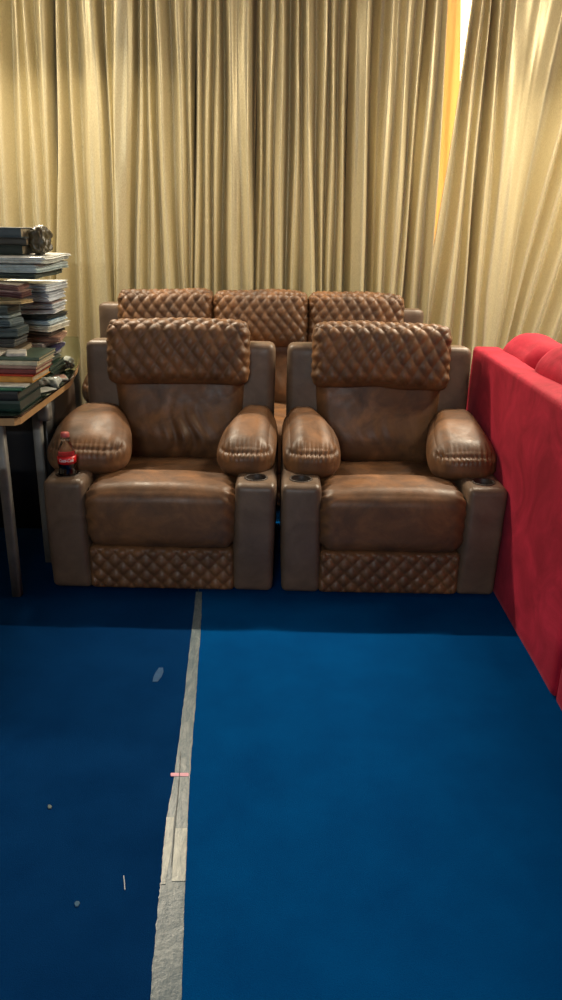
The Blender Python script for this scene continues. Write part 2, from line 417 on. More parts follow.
def headrest_geo(w, h=0.285, d=0.19, seed=1, du=0.066, dv=0.094):
    def disp(p, nn, q):
        hy = d / 2
        s = p[:, 2] + np.where(nn[:, 2] > 0, np.clip(p[:, 1] + hy, 0, 1), 0)
        m = np.clip(np.maximum(-nn[:, 1], nn[:, 2]) * 1.6, 0, 1)
        m = m * smooth01((w / 2 - np.abs(p[:, 0])) / 0.028 + 0.25)
        m = m * smooth01((p[:, 2] + h / 2) / 0.05)
        qv = quilt(p[:, 0] + 0.006 * np.sin(p[:, 2] * 31 + seed), s, du * 1.0, dv * 1.0) - 0.6
        out = p + nn * (0.0125 * qv * m)[:, None]
        # gathered side seams
        side = smooth01((np.abs(p[:, 0]) - (w / 2 - 0.05)) / 0.03)
        out += nn * (0.002 * np.sin(p[:, 2] * 150 + seed) * side)[:, None]
        out += nn * (0.006 * wav(p, 13, seed, 5 + seed))[:, None]
        out[:, 2] += 0.006 * np.sin(p[:, 0] * 7 + seed)
        return out
    return rbox((w, d, h), 0.052, (int(w / 0.0055), 28, 58), disp, puff=(0.0, 0.022, 0.004))

def arm_pad_geo(w, L=0.56, h=0.20, side=1, seed=0):
    """fat slumping arm cushion; side=+1 when the chair's outside lies at +x"""
    def disp(p, nn, q):
        t = 0.5 - p[:, 1] / L                         # 0 back, 1 front
        g = smooth01(t / 0.85)
        sc = 0.74 + 0.26 * g
        out = p.copy()
        anchor = side * w / 2
        out[:, 0] = anchor + (p[:, 0] - anchor) * sc
        zz = p[:, 2]
        out[:, 2] = zz + 0.012 * np.sin(np.clip(t, 0, 1) * math.pi) - 0.045 * smooth01((t - 0.55) / 0.45) * (zz / h + 0.5)
        # rounder crown
        out[:, 2] += np.where(zz > 0, 1, 0.15) * 0.012 * (1 - q[:, 0] ** 2)
        # seam with pleats around the front end
        d1 = (p[:, 1] + L / 2) - 0.042 + 0.2 * np.clip(h / 2 - 0.05 - zz, 0, 1) * 0
        zf = zz - (h / 2 - 0.045)
        front = smooth01(-nn[:, 1] * 2)
        seam = np.exp(-(zf / 0.009) ** 2) * front
        pl = np.exp(-((zf + 0.004) / 0.030) ** 2) * front
        out += nn * (-0.006 * seam + 0.0036 * pl * np.sin(p[:, 0] * 2 * math.pi / 0.021 + seed + 1.5 * np.sin(p[:, 0] * 40)))[:, None]
        top = np.clip(nn[:, 2], 0, 1)
        out += nn * (0.004 * wav(p * np.array([1, .5, 1]), 30, seed, 3 + int(seed)) + 0.006 * wav(p, 11, seed, 9))[:, None]
        return out
    return rbox((w, L, h), 0.088, (56, 60, 44), disp, puff=(0.008, 0.02, 0.0))

def seat_back_geo(w, h=0.43, d=0.2, seed=0, wr=1.0):
    def disp(p, nn, q):
        out = p.copy()
        f = np.clip(-nn[:, 1], 0, 1)
        low = np.exp(-((p[:, 2] + h * 0.24) / 0.10) ** 2)
        out[:, 1] -= 0.035 * low * f * (1 - q[:, 0] ** 2)
        x = p[:, 0]; z = p[:, 2]
        rad = x / (0.10 + 0.9 * np.clip(0.30 - z, 0, 1))
        fold = np.sin(rad * 34 + 2.0 * np.sin(z * 22 + seed) + seed) * (0.6 + 0.4 * np.sin(x * 17 + seed))
        out[:, 1] -= wr * 0.0075 * fold * low * f * np.exp(-((x - 0.02) / 0.17) ** 2)
        out[:, 1] -= wr * 0.006 * wav(p * np.array([1, 1, .45]), 42, seed, 21) * f * low
        out += nn * (0.004 * wav(p, 14, seed, 12))[:, None]
        # narrows towards the seat
        out[:, 0] *= 1 - 0.10 * smooth01(0.5 - z / h)
        return out
    return rbox((w, d, h), 0.06, (84, 20, 64), disp, puff=(0, 0.025, 0))

def front_roll_geo(w, d=0.27, h=0.255, seed=0):
    def disp(p, nn, q):
        out = p + nn * (0.004 * wav(p, 15, seed, 31))[:, None]
        out[:, 2] += 0.010 * (1 - q[:, 0] ** 2) * (nn[:, 2] > 0)
        x = p[:, 0]
        edge = smooth01((np.abs(x) - (w / 2 - 0.07)) / 0.05)
        out += nn * (0.003 * edge * np.sin(p[:, 2] * 110 + p[:, 1] * 110 + seed))[:, None]
        return out
    return rbox((w, d, h), 0.062, (60, 26, 30), disp, puff=(0.004, 0.010, 0.006))

def seat_geo(w, d=0.5, h=0.17, seed=0):
    def disp(p, nn, q):
        out = p + nn * (0.006 * wav(p, 11, seed, 41))[:, None]
        back = smooth01(p[:, 1] / d)
        out += nn * (0.0035 * wav(p * np.array([1, 2.2, 1]), 30, seed, 43))[:, None]
        return out
    return rbox((w, d, h), 0.05, (50, 46, 14), disp, puff=(0, 0, 0.02))

def foot_panel_geo(w, h=0.185, d=0.09, seed=0):
    def disp(p, nn, q):
        m = np.clip(-nn[:, 1] * 1.3, 0, 1) * smooth01((w / 2 - np.abs(p[:, 0])) / 0.02) * smooth01((h / 2 - np.abs(p[:, 2])) / 0.02)
        qv = quilt(p[:, 0], p[:, 2], 0.062 * 1.0, 0.066 * 1.0)
        return p + nn * (0.013 * (qv - 0.4) * m)[:, None]
    return rbox((w, d, h), 0.022, (104, 8, 44), disp, puff=(0, 0.006, 0))

def arm_geo(w=0.163, d=0.80, h=0.462, outer=1, top_round=0.026):
    def disp(p, nn, q):
        out = p.copy(); z = p[:, 2]
        t = smooth01(0.5 - z / h)
        out[:, 0] -= outer * 0.008 * t
        front = np.clip(-nn[:, 1], 0, 1)
        out[:, 1] -= 0.010 * np.sin(np.clip(0.5 + z / h, 0, 1) * math.pi) * front
        out += nn * (0.0025 * wav(p, 14, 0, 51))[:, None]
        return out
    return rbox((w, d, h), top_round, (22, 40, 40), disp, puff=(0.003, 0.006, 0.0))

def cut_cup(o, x, y, z, r, depth):
    """bore the cup hole into the arm mesh"""
    n = 40
    v = [(x + r * math.cos(2 * math.pi * k / n), y + r * math.sin(2 * math.pi * k / n), zz) for zz in (z - depth, z + 0.1) for k in range(n)]
    f = [tuple(reversed(range(n))), tuple(range(n, 2 * n))] + [(k, (k + 1) % n, n + (k + 1) % n, n + k) for k in range(n)]
    c = mobj('cutter', v, f, BLACK, smooth=False)
    md = o.modifiers.new('b', 'BOOLEAN'); md.operation = 'DIFFERENCE'; md.object = c; md.solver = 'EXACT'
    par = o.parent; o.parent = None; loc = o.location.copy()
    bpy.context.view_layer.update()
    me = bpy.data.meshes.new_from_object(o.evaluated_get(bpy.context.evaluated_depsgraph_get()))
    o.modifiers.clear(); o.data = me; o.parent = par
    bpy.data.objects.remove(c)

def rear_frame_geo(w, zb, zt, d=0.16, seed=0):
    h = zt - zb
    def disp(p, nn, q):
        out = p + nn * (0.003 * wav(p, 12, seed, 61))[:, None]
        out[:, 1] += 0.006 * np.sin(p[:, 0] * 30) * 0
        return out
    return rbox((w, d, h), 0.032, (50, 12, 40), disp, puff=(0, 0.008, 0))

FOOT = plain('black_foot', (0.01, 0.01, 0.01), 0.5)
CUPM = plain('dark_brown_plastic', (0.035, 0.022, 0.015), 0.5)
def recliner(label, loc, rz, seed):
    t = empty('recliner_armchair', loc, rz); tag(t, label, 'armchair')
    for sx in (-1, 1):
        v, f = arm_geo(outer=sx); xc = sx * 0.3735
        a = mobj('arm', v + np.array([xc, 0.40, 0.239]), f, FRAME_L, t)
        cut_cup(a, xc, 0.090, 0.47, 0.043, 0.032)
        prof = [(0.0, -0.001), (0.040, -0.001), (0.0405, 0.028), (0.0415, 0.0295), (0.0465, 0.0300), (0.0475, 0.0318), (0.0462, 0.0336), (0.0405, 0.0332), (0.0388, 0.030), (0.0380, 0.002), (0.0, 0.0015)]
        lathe('cup_holder', prof, CUPM, a, 40, (xc, 0.090, 0.4395))
        outer = (sx == 1) == (loc[0] > 0); w = (0.325 if loc[0] < 0 else 0.285) if outer else 0.235; xo = (0.487 if loc[0] < 0 else 0.459) if outer else 0.443
        v, f = arm_pad_geo(w, side=sx, seed=seed + sx)
        mobj('arm_pad', lean(v + np.array([sx * (xo - w / 2), 0.435, 0.52]), R(0), (0, 0)), f, LEATHER, t)
    v, f = seat_geo(0.60, seed=seed); mobj('seat', v + np.array([0, 0.40, 0.308]), f, LEATHER, t)
    v, f = front_roll_geo(0.60, seed=seed); mobj('front_cushion', v + np.array([0, 0.115, 0.318]), f, LEATHER, t)
    v, f = foot_panel_geo(0.585, seed=seed); mobj('footrest_panel', v + np.array([0, 0.045, 0.102]), f, LEATHER, t)
    v, f = seat_back_geo(0.60, seed=seed, wr=1.7 if seed == 1 else 0.5)
    mobj('back_cushion', lean(v + np.array([0, 0.685, 0.575]), R(11), (0.68, 0.40)), f, LEATHER, t)
    v, f = headrest_geo(0.635, seed=seed)
    mobj('headrest', lean(v + np.array([0, 0.675, 0.862]), R(9), (0.68, 0.75)), f, LEATHER, t)
    v, f = rear_frame_geo(0.865, 0.06, 0.902)
    mobj('back_frame', lean(v + np.array([0, 0.755, 0.481]), R(3), (0.755, 0.4)), f, FRAME_L, t)
    hard_box('plinth', -0.40, 0.40, 0.06, 0.76, 0.0, 0.03, FOOT, t)
    return t
CHY = 2.775
recliner('brown quilted leather recliner nearer the book table, cola bottle on its arm', (-0.474, CHY, 0), 0.0, 1)
recliner('brown quilted leather recliner with empty cup holders, beside the red sofa', (0.441, CHY, 0), R(0.4), 2).scale = (0.972, 1, 1)

# three seat reclining sofa behind the armchairs
def back_sofa():
    t = empty('reclining_sofa', (-0.135, 3.725, 0)); tag(t, 'three seat brown leather sofa with quilted headrests behind the two recliners', 'sofa')
    for sx in (-1, 1):
        v, f = arm_geo(0.155, 0.78, 0.50, outer=sx); mobj('arm', v + np.array([sx * 0.835, 0.40, 0.27]), f, FRAME_L, t)
        v, f = arm_pad_geo(0.21, L=0.5, h=0.2, side=sx, seed=5 + sx); mobj('arm_pad', v + np.array([sx * 0.82, 0.40, 0.585]), f, LEATHER, t)
    for k in (-1, 0, 1):
        x = k * 0.53
        v, f = seat_geo(0.51, seed=k); mobj('seat', v + np.array([x, 0.40, 0.36]), f, LEATHER, t)
        v, f = front_roll_geo(0.51, seed=k); mobj('front_cushion', v + np.array([x, 0.11, 0.33]), f, LEATHER, t)
        v, f = foot_panel_geo(0.50, seed=k); mobj('footrest_panel', v + np.array([x, 0.045, 0.115]), f, LEATHER, t)
        v, f = seat_back_geo(0.50, seed=k, wr=0.4); mobj('back_cushion', lean(v + np.array([x, 0.66, 0.61]), R(9), (0.66, 0.40)), f, LEATHER, t)
        v, f = headrest_geo(0.53, h=0.30, seed=k + 7, du=0.06, dv=0.08); mobj('headrest', lean(v + np.array([x, 0.63, 0.905]), R(8), (0.66, 0.80)), f, LEATHER, t)
    v, f = rear_frame_geo(1.86, 0.06, 0.975); mobj('back_frame', lean(v + np.array([0, 0.75, 0.5175]), R(3), (0.75, 0.4)), f, FRAME_L, t)
    hard_box('plinth', -0.85, 0.85, 0.06, 0.76, 0.0, 0.03, FOOT, t)
back_sofa()

# ------------------------------------------------------------------ red sofas seen from behind
def red_sofa(label, y0, y1, seed, x=0.897):
    L = y1 - y0
    t = empty('red_sofa', (x, (y0 + y1) / 2, 0)); tag(t, label, 'sofa')
    def dpanel(p, nn, q):
        return p + nn * (0.004 * wav(p, 7, seed, 71))[:, None]
    v, f = rbox((0.125, L, 0.885), 0.016, (10, 60, 44), dpanel, puff=(0.003, 0, 0))
    v[:, 0] += 0.018 * (v[:, 2] / 0.885 + 0.5); v[:, 2] = np.where(v[:, 2] < -0.42, v[:, 2] * 1.0 - 0.006 * (v[:, 2] > -0.435), v[:, 2])
    mobj('back_panel', v + np.array([0.0625, 0, 0.4465]), f, VELVET, t)
    v, f = rbox((0.75, L - 0.01, 0.36), 0.03, (30, 40, 16), dpanel); mobj('seat_base', v + np.array([0.50, 0, 0.205]), f, VELVET, t)
    n = 3
    for k in range(n):
        w = (L - 0.05) / n; yc = -L / 2 + 0.025 + w * (k + 0.5)
        def dc(p, nn, q, s=seed + k): return p + nn * (0.009 * wav(p, 9, s, 73))[:, None]
        v, f = rbox((0.24, w - 0.012, 0.55), 0.105, (24, 44, 40), dc, puff=(0.015, 0.0, 0.008))
        mobj('back_cushion', v + np.array([0.248, yc, 0.692 + (0.015 if k == 1 else -0.005)]), f, VELVET, t)
        v, f = rbox((0.56, w - 0.01, 0.16), 0.05, (30, 40, 14), dc, puff=(0, 0, 0.02))
        mobj('seat_cushion', v + np.array([0.62, yc, 0.455]), f, VELVET, t)
    for yy in (-L / 2 + 0.08, L / 2 - 0.08):
        for xx in (0.08, 0.82): lathe('foot', [(0.02, 0.0), (0.025, 0.03)], FOOT, t, 20, (xx, yy, 0))
red_sofa('red velvet sofa seen from behind, touching the right recliner', 2.085, 3.66, 1, 0.882)
red_sofa('second red velvet sofa cut off at right edge, nearest the camera', 0.48, 2.075, 4, 0.885)

# ------------------------------------------------------------------ book table
WOODE = plain('tan_wood_edge', (0.42, 0.25, 0.11), 0.5, scale=14)
BOARD = plain('dark_table_board', (0.07, 0.065, 0.05), 0.5)
METAL = plain('pale_grey_metal', (0.20, 0.195, 0.18), 0.5, metal=0.2)
m, nt, b = new_mat('green_glass'); b.inputs['Base Color'].default_value = (0.50, 0.68, 0.58, 1)
b.inputs['Roughness'].default_value = 0.03; b.inputs['Transmission Weight'].default_value = 1.0; b.inputs['IOR'].default_value = 1.5
b.inputs['Specular IOR Level'].default_value = 0.9
GLASS = m
out_ = [(-1.95, 2.635), (-1.005, 2.635), (-0.955, 2.640), (-0.940, 2.665)]
for k in range(9):
    a = R(0 + 14 * k / 8 * 1.0)
    out_.append((-0.940 - 0.0 - 0.9 * (1 - math.cos(a)), 3.28 + 0.9 * math.sin(a)))
out_ += [(-1.00, 3.70), (-1.075, 4.03), (-1.235, 4.62), (-1.95, 4.62)]
def prism(name, poly, z0, z1, mat, parent=None, mats=None):
    n = len(poly); v = [(x, y, z0) for x, y in poly] + [(x, y, z1) for x, y in poly]
    f = [tuple(reversed(range(n))), tuple(range(n, 2 * n))] + [(k, (k + 1) % n, n + (k + 1) % n, n + k) for k in range(n)]
    idx = None
    if mats: mat = mats; idx = [0, 0] + [1] * n
    o = mobj(name, v, f, mat, parent, smooth=False, mat_idx=idx)
    return o
TC = Vector((-1.45, 3.6, 0))
tb = empty('display_table', TC); tag(tb, 'dark glass topped table with tan wooden edge stacked with books', 'table')
rel = [(x - TC.x, y - TC.y) for x, y in out_]
ins = [((x - TC.x) * 0.985, (y - TC.y) * 0.99) for x, y in out_]
prism('table_top', ins, 0.718, 0.7475, None, tb, mats=[BOARD, WOODE])
prism('glass_sheet', rel, 0.748, 0.756, GLASS, tb)
for (lx, ly) in ((-1.045, 2.72), (-1.012, 3.05), (-1.22, 4.45), (-1.85, 2.72), (-1.85, 4.45)):
    box('leg', lx - 0.018 - TC.x, lx + 0.018 - TC.x, ly - 0.018 - TC.y, ly + 0.018 - TC.y, 0.0, 0.71, METAL, tb, r=0.004)
box('shade_panel', -1.00 - TC.x, -0.985 - TC.x, 3.09 - TC.y, 3.55 - TC.y, 0.05, 0.70, BLACK, tb)  # black sheet standing in for the deep shade under the table
box('back_panel', -1.83 - TC.x, -1.01 - TC.x, 3.30 - TC.y, 3.32 - TC.y, 0.05, 0.70, BLACK, tb)  # second black sheet, added in place of the shade beneath the top
box('bracket', -1.0 - TC.x, -0.955 - TC.x, 3.02 - TC.y, 3.08 - TC.y, 0.64, 0.71, METAL, tb, r=0.004)

PAGES = plain('book_pages', (0.38, 0.32, 0.22), 0.8, var=0.25, scale=90)
DPAGES = plain('dark_album_leaves', (0.05, 0.055, 0.045), 0.6, var=0.3, scale=90)
_mc = {}
def cmat(c, rough=0.4):
    k = (c, rough)
    if k not in _mc: _mc[k] = plain('cover_%d' % len(_mc), c, rough, var=0.3, scale=22)
    return _mc[k]
def book(label, xr, yf, z, th, col, w=0.30, d=0.22, rot=0, tiltx=0, rough=0.35, pages=PAGES, name='book'):
    """spine towards the camera; xr = right end, yf = spine face"""
    t = empty(name, (xr - w / 2, yf + d / 2, z), R(rot)); t.rotation_euler = (0, R(tiltx), R(rot)); tag(t, label, 'book')
    b_ = min(0.0028, th * 0.25); x0, x1 = -w / 2, w / 2
    prof = [(d / 2, 0), (-d / 2 + 0.002, 0), (-d / 2 - 0.001, th * 0.25), (-d / 2 - 0.001, th * 0.75), (-d / 2 + 0.002, th), (d / 2, th), (d / 2, th - b_), (-d / 2 + 0.005, th - b_), (-d / 2 + 0.005, b_), (d / 2, b_)]
    n = len(prof); v = [(x, y, zz) for x in (x0, x1) for y, zz in prof]
    f = [(k, (k + 1) % n, n + (k + 1) % n, n + k) for k in range(n)]
    f += [(0, 9, 8, 1), (1, 8, 7, 4), (4, 7, 6, 5), (1, 4, 3, 2)]
    f += [(n + 1, n + 8, n + 9, n), (n + 4, n + 7, n + 8, n + 1), (n + 5, n + 6, n + 7, n + 4), (n + 2, n + 3, n + 4, n + 1)]
    mobj('cover', v, f, cmat(col, rough), t, smooth=False)
    hard_box('pages', x0 + 0.004, x1 - 0.004, -d / 2 + 0.006, d / 2 - 0.004, b_ + 0.0002, th - b_ - 0.0002, pages, t)
    return t
def sheaf(name, label, cat, xr, yf, z, th, cols, w=0.30, d=0.22, rot=0, sag=0.0, seed=0, ragged=0.004, tilty=0):
    """soft magazine / paper bundle: a bent block with uneven leaves and a coloured top cover"""
    rngl = np.random.RandomState(seed); lay = rngl.uniform(-1, 1, 64)
    def disp(p, nn, q):
        out = p.copy()
        li = np.clip(((p[:, 2] / th + 0.5) * 12).astype(int), 0, 12)
        out[:, 0] += lay[li] * ragged * (np.abs(nn[:, 0]) > 0.5)
        out[:, 1] += lay[li + 20] * ragged * (np.abs(nn[:, 1]) > 0.5)
        out[:, 2] += -sag * np.clip((p[:, 0] / w + 0.1), 0, 1) ** 2 + 0.002 * np.sin(p[:, 0] * 25 + seed) * np.sin(p[:, 1] * 17)
        return out
    v, f = rbox((w, d, th), min(0.003, th * 0.3), (26, 10, 12), disp)
    v = v + np.array([0, 0, th / 2])
    pg = cmat(cols[1], 0.6); cv = cmat(cols[0], 0.3)
    mi = []
    for q in f:
        zz = sum(v[i][2] for i in q) / 4; xx = sum(v[i][0] for i in q) / 4
        base = 0
        top = zz > th * 0.86 - sag * max(0, xx / w + .1) ** 2
        mi.append(1 if top else 0)
    o = mobj(name, v, f, [pg, cv], None, mat_idx=mi, smooth=False)
    o.location = (xr - w / 2, yf + d / 2, z); o.rotation_euler = (0, R(tilty), R(rot))
    return tag(o, label, cat)

Z = 0.757
e = 0.0006
# front pile, from the glass upwards
stackA = [
    (-0.955, 2.70, 0.045, (0.012, 0.035, 0.028), 0.36, 0.27, 0.5, 'thick dark green album lying on the glass, bottom of the front pile'),
    (-0.960, 2.71, 0.036, (0.022, 0.026, 0.030), 0.36, 0.26, -0.6, 'black glossy album directly above the thick dark green one in the front pile'),
    (-0.952, 2.72, 0.010, (0.03, 0.13, 0.085), 0.34, 0.25, 0.8, 'thin bright green book under a white one in the front pile'),
    (-0.942, 2.74, 0.007, (0.52, 0.55, 0.52), 0.33, 0.24, 0.2, 'thin white booklet under the orange book in the front pile'),
    (-0.932, 2.80, 0.026, (0.52, 0.25, 0.05), 0.33, 0.22, -0.4, 'orange yellow book in the middle of the front pile'),
    (-0.930, 2.80, 0.007, (0.42, 0.035, 0.015), 0.33, 0.22, -0.4, 'very thin red booklet on top of the orange book'),
    (-0.922, 2.81, 0.020, (0.17, 0.045, 0.045), 0.33, 0.22, 0.4, 'maroon book between the thin red one and the pinkish one'),
    (-0.922, 2.82, 0.014, (0.36, 0.24, 0.19), 0.33, 0.22, 0.0, 'dull pinkish beige book under the cream one in the front pile'),
    (-0.915, 2.82, 0.019, (0.55, 0.52, 0.38), 0.34, 0.22, -0.5, 'cream coloured book second from the top of the front pile'),
    (-0.912, 2.83, 0.015, (0.10, 0.145, 0.105), 0.34, 0.23, 0.3, 'grey green book on top of the front pile, under loose papers'),
]
for xr, yf, th, c, w, d, rot, lab in stackA:
    th *= 0.86; book(lab, xr, yf, Z, th, c, w, d, rot, pages=DPAGES if Z < 0.83 else PAGES); Z += th + e
zA = Z
sheaf('paper_packet', 'white folded paper lying at the right on the grey green book', 'paper', -0.975, 2.835, zA, 0.014, ((0.75, 0.73, 0.68), (0.7, 0.68, 0.62)), 0.07, 0.09, 18, seed=1)
sheaf('paper_packet', 'cream paper packet left of the white folded one on the front pile', 'paper', -1.052, 2.835, zA, 0.011, ((0.66, 0.62, 0.50), (0.6, 0.57, 0.48)), 0.07, 0.08, -12, seed=2)
sheaf('leaflet', 'dark blue and white leaflet at left picture edge on the front pile', 'leaflet', -1.145, 2.82, zA, 0.018, ((0.03, 0.03, 0.22), (0.6, 0.62, 0.7)), 0.08, 0.09, 20, seed=3)
sheaf('paper_packet', 'small white receipt bundle between the leaflet and the cream packet', 'paper', -1.095, 2.828, zA, 0.009, ((0.62, 0.62, 0.60), (0.55, 0.55, 0.52)), 0.04, 0.07, 30, seed=4)
# left pile of files, behind the loose papers, on the same books
zB = zA
B = [(-1.005, 0.022, (0.10, 0.075, 0.05), (0.3, 0.24, 0.16), 'brown paper bundle at the bottom of the left pile of files'),
     (-1.020, 0.030, (0.03, 0.035, 0.035), (0.05, 0.055, 0.055), 'black soft file second from the bottom of the left pile'),
     (-1.010, 0.034, (0.10, 0.13, 0.14), (0.06, 0.085, 0.09), 'slate grey file in the left pile, above the black file'),
     (-1.030, 0.028, (0.16, 0.21, 0.22), (0.09, 0.13, 0.15), 'blue grey file with pale edge in the middle of the left pile'),
     (-1.036, 0.012, (0.34, 0.42, 0.42), (0.3, 0.36, 0.36), 'thin pale teal folder between two grey files of the left pile'),
     (-1.035, 0.032, (0.13, 0.16, 0.155), (0.07, 0.09, 0.085), 'dark grey green file under the tan folder in the left pile')]
for k, (xr, th, c, p, lab) in enumerate(B):
    sheaf('document_file', lab, 'file', xr, 2.91, zB, th, (c, p), 0.32, 0.14, random.uniform(-3, 3), sag=0.0, seed=10 + k); zB += th + 0.0035
sheaf('folder', 'tan cardboard folder sticking out under the glossy magazines', 'folder', -0.985, 2.92, zB, 0.014, ((0.50, 0.40, 0.22), (0.45, 0.36, 0.2)), 0.30, 0.13, -2, seed=20); zB += 0.018
sheaf('magazine', 'glossy pinkish brown magazine drooping at the left edge, lower of two', 'magazine', -0.985, 2.91, zB + 0.012, 0.026, ((0.30, 0.20, 0.18), (0.10, 0.04, 0.04)), 0.34, 0.14, 3, sag=0.022, seed=21); zB += 0.041
sheaf('magazine', 'glossy magazine with cream cover drooping over the pinkish brown one', 'magazine', -0.995, 2.915, zB, 0.022, ((0.55, 0.50, 0.42), (0.20, 0.11, 0.10)), 0.34, 0.14, 2, sag=0.022, seed=22); zB += 0.026
# rear pile beside the curtain
zc = 0.757
Cst = [(-0.965, 0.070, (0.05, 0.10, 0.075), (0.035, 0.07, 0.055), 0.26, 'box_file', 'dark green box file at the bottom of the rear pile'),
       (-0.985, 0.020, (0.06, 0.09, 0.08), (0.16, 0.19, 0.16), 0.22, 'magazine', 'olive magazine on the dark green box file of the rear pile'),
       (-0.990, 0.022, (0.55, 0.56, 0.55), (0.5, 0.5, 0.52), 0.21, 'magazine', 'grey white magazine low in the rear pile, under a navy one'),
       (-0.955, 0.024, (0.03, 0.03, 0.10), (0.04, 0.04, 0.12), 0.24, 'magazine', 'navy magazine low in the rear pile'),
       (-0.975, 0.022, (0.66, 0.62, 0.58), (0.6, 0.56, 0.52), 0.22, 'magazine', 'cream magazine above the navy one in the rear pile'),
       (-0.940, 0.026, (0.34, 0.20, 0.15), (0.3, 0.19, 0.14), 0.24, 'magazine', 'reddish brown magazine in the middle of the rear pile'),
       (-0.960, 0.020, (0.06, 0.05, 0.045), (0.12, 0.09, 0.07), 0.25, 'magazine', 'dark brown magazine in the middle of the rear pile'),
       (-0.950, 0.026, (0.72, 0.74, 0.70), (0.62, 0.60, 0.52), 0.20, 'magazine', 'off white magazine with cream edges in the rear pile'),
       (-0.955, 0.022, (0.20, 0.38, 0.55), (0.45, 0.55, 0.60), 0.20, 'magazine', 'light blue magazine in the upper rear pile'),
       (-0.945, 0.020, (0.03, 0.035, 0.035), (0.05, 0.06, 0.06), 0.24, 'magazine', 'black magazine in the upper rear pile'),
       (-0.940, 0.018, (0.80, 0.82, 0.84), (0.75, 0.78, 0.80), 0.22, 'magazine', 'bright white magazine above the black one in the rear pile'),
       (-0.935, 0.030, (0.22, 0.15, 0.15), (0.50, 0.55, 0.60), 0.24, 'magazine', 'purplish brown topped magazine near the top of the rear pile'),
       (-0.950, 0.042, (0.55, 0.60, 0.66), (0.50, 0.56, 0.63), 0.27, 'paper_stack', 'thick pale blue paper stack near the top of the rear pile'),
       (-0.940, 0.040, (0.66, 0.70, 0.72), (0.56, 0.62, 0.66), 0.27, 'paper_stack', 'thick white paper stack directly under the wide top sheets')]
for k, (xr, th, c, p, w, nm, lab) in enumerate(Cst):
    th *= 0.9; sheaf(nm, lab, nm.split('_')[0] if nm != 'box_file' else 'file', xr - 0.045 + random.uniform(-.006, .006), 3.30, zc, th, (c, p), w - 0.03, 0.22, random.uniform(-9, 9), seed=30 + k, ragged=0.007)
    zc += th + 0.0035
zt_ = max(zB, zc) + 0.002
# wide sheets bridging both piles
W = [(-0.925, 0.020, (0.10, 0.14, 0.13), (0.07, 0.10, 0.09), 0.46, 'dark green portfolio under the wide white sheets'),
     (-0.905, 0.030, (0.50, 0.58, 0.60), (0.46, 0.56, 0.58), 0.50, 'wide pale blue bundle of papers bridging both piles'),
     (-0.890, 0.026, (0.72, 0.74, 0.72), (0.66, 0.70, 0.68), 0.50, 'wide white bundle of papers on top of the pale blue bundle')]
for k, (xr, th, c, p, w, lab) in enumerate(W):
    sheaf('paper_bundle', lab, 'papers', xr - 0.035, 3.0, zt_, th, (c, p), w, 0.42, [1.5, -1, 2][k], seed=50 + k, ragged=0.008); zt_ += th + 0.0035
Tt = [(-1.010, 0.034, (0.012, 0.022, 0.018), 0.30, 'black green hardback lying on the wide white bundle'),
      (-0.998, 0.026, (0.035, 0.035, 0.030), 0.30, 'charcoal hardback second from the top of the pile'),
      (-1.012, 0.036, (0.05, 0.075, 0.09), 0.28, 'dark teal hardback at the very top of the pile')]
for k, (xr, th, c, w, lab) in enumerate(Tt):
    book(lab, xr, 3.06, zt_, th, c, w, 0.20, [-1, 1.5, 0][k]); zt_ += th + 0.001
# crumpled brown pouch at the right of the top books
def crumple(s):
    def d(p, nn, q): return p + nn * (0.010 * wav(p, 90, s, 81) + 0.006 * wav(p, 210, s, 82))[:, None]
    return d
v, f = rbox((0.055, 0.14, 0.10), 0.022, (22, 30, 26), crumple(1))
tag(mobj('brown_pouch', v, f, plain('crumpled_brown', (0.055, 0.045, 0.022), 0.4, var=0.5, scale=40, bump=0.4), loc=(-0.972, 3.17, zt_ - 0.048 - 0.0)), 'crumpled brown pouch wedged beside the topmost hardbacks', 'pouch')
# small things on the free glass
v, f = rbox((0.075, 0.06, 0.03), 0.012, (20, 18, 12), crumple(3))
tag(mobj('plastic_bag', v, f, plain('milky_plastic', (0.50, 0.54, 0.50), 0.2, scale=60), loc=(-0.985, 3.17, 0.775)), 'crumpled milky plastic bag on the glass by the front pile', 'bag')
v, f = rbox((0.085, 0.08, 0.05), 0.02, (22, 22, 14), crumple(5))
tag(mobj('crumpled_paper', v, f, plain('dirty_paper', (0.20, 0.22, 0.19), 0.5, scale=60), loc=(-1.035, 3.56, 0.785)), 'crumpled grey green paper behind the rear end of the glass', 'paper')
sheaf('card_packet', 'small white packet with red corner lying on the glass near its rounded corner', 'packet', -0.955, 3.27, 0.758, 0.010, ((0.62, 0.36, 0.30), (0.62, 0.62, 0.58)), 0.075, 0.09, 25, seed=70)
sheaf('card_packet', 'pale cardboard sleeve on the glass closest to the tan edge', 'packet', -0.952, 3.02, 0.758, 0.006, ((0.58, 0.60, 0.55), (0.5, 0.5, 0.46)), 0.06, 0.09, -30, seed=71)

# unseen cabinet added to shade the table legs and left floor
cb = empty('shading_cabinet', (-1.175, 1.42, 0)); tag(cb, 'added unseen dark cabinet shading the legs of the book table', 'cabinet')
DW = plain('dark_wood', (0.06, 0.035, 0.02), 0.45, scale=8)
box('body', -0.34, 0.34, -0.36, 0.34, 0.0, 0.86, DW, cb, r=0.006)
for k in (-1, 1):
    d_ = box('door', k * 0.168 - 0.16, k * 0.168 + 0.16, -0.38, -0.3605, 0.06, 0.83, DW, cb, r=0.005)
    lathe('knob', [(0.0, 0.0), (0.008, 0.0), (0.006, 0.01), (0.013, 0.018), (0.010, 0.026), (0.0, 0.028)], ROD, d_, 20, (k * 0.03, -0.37, 0.5)).rotation_euler = (R(90), 0, 0)

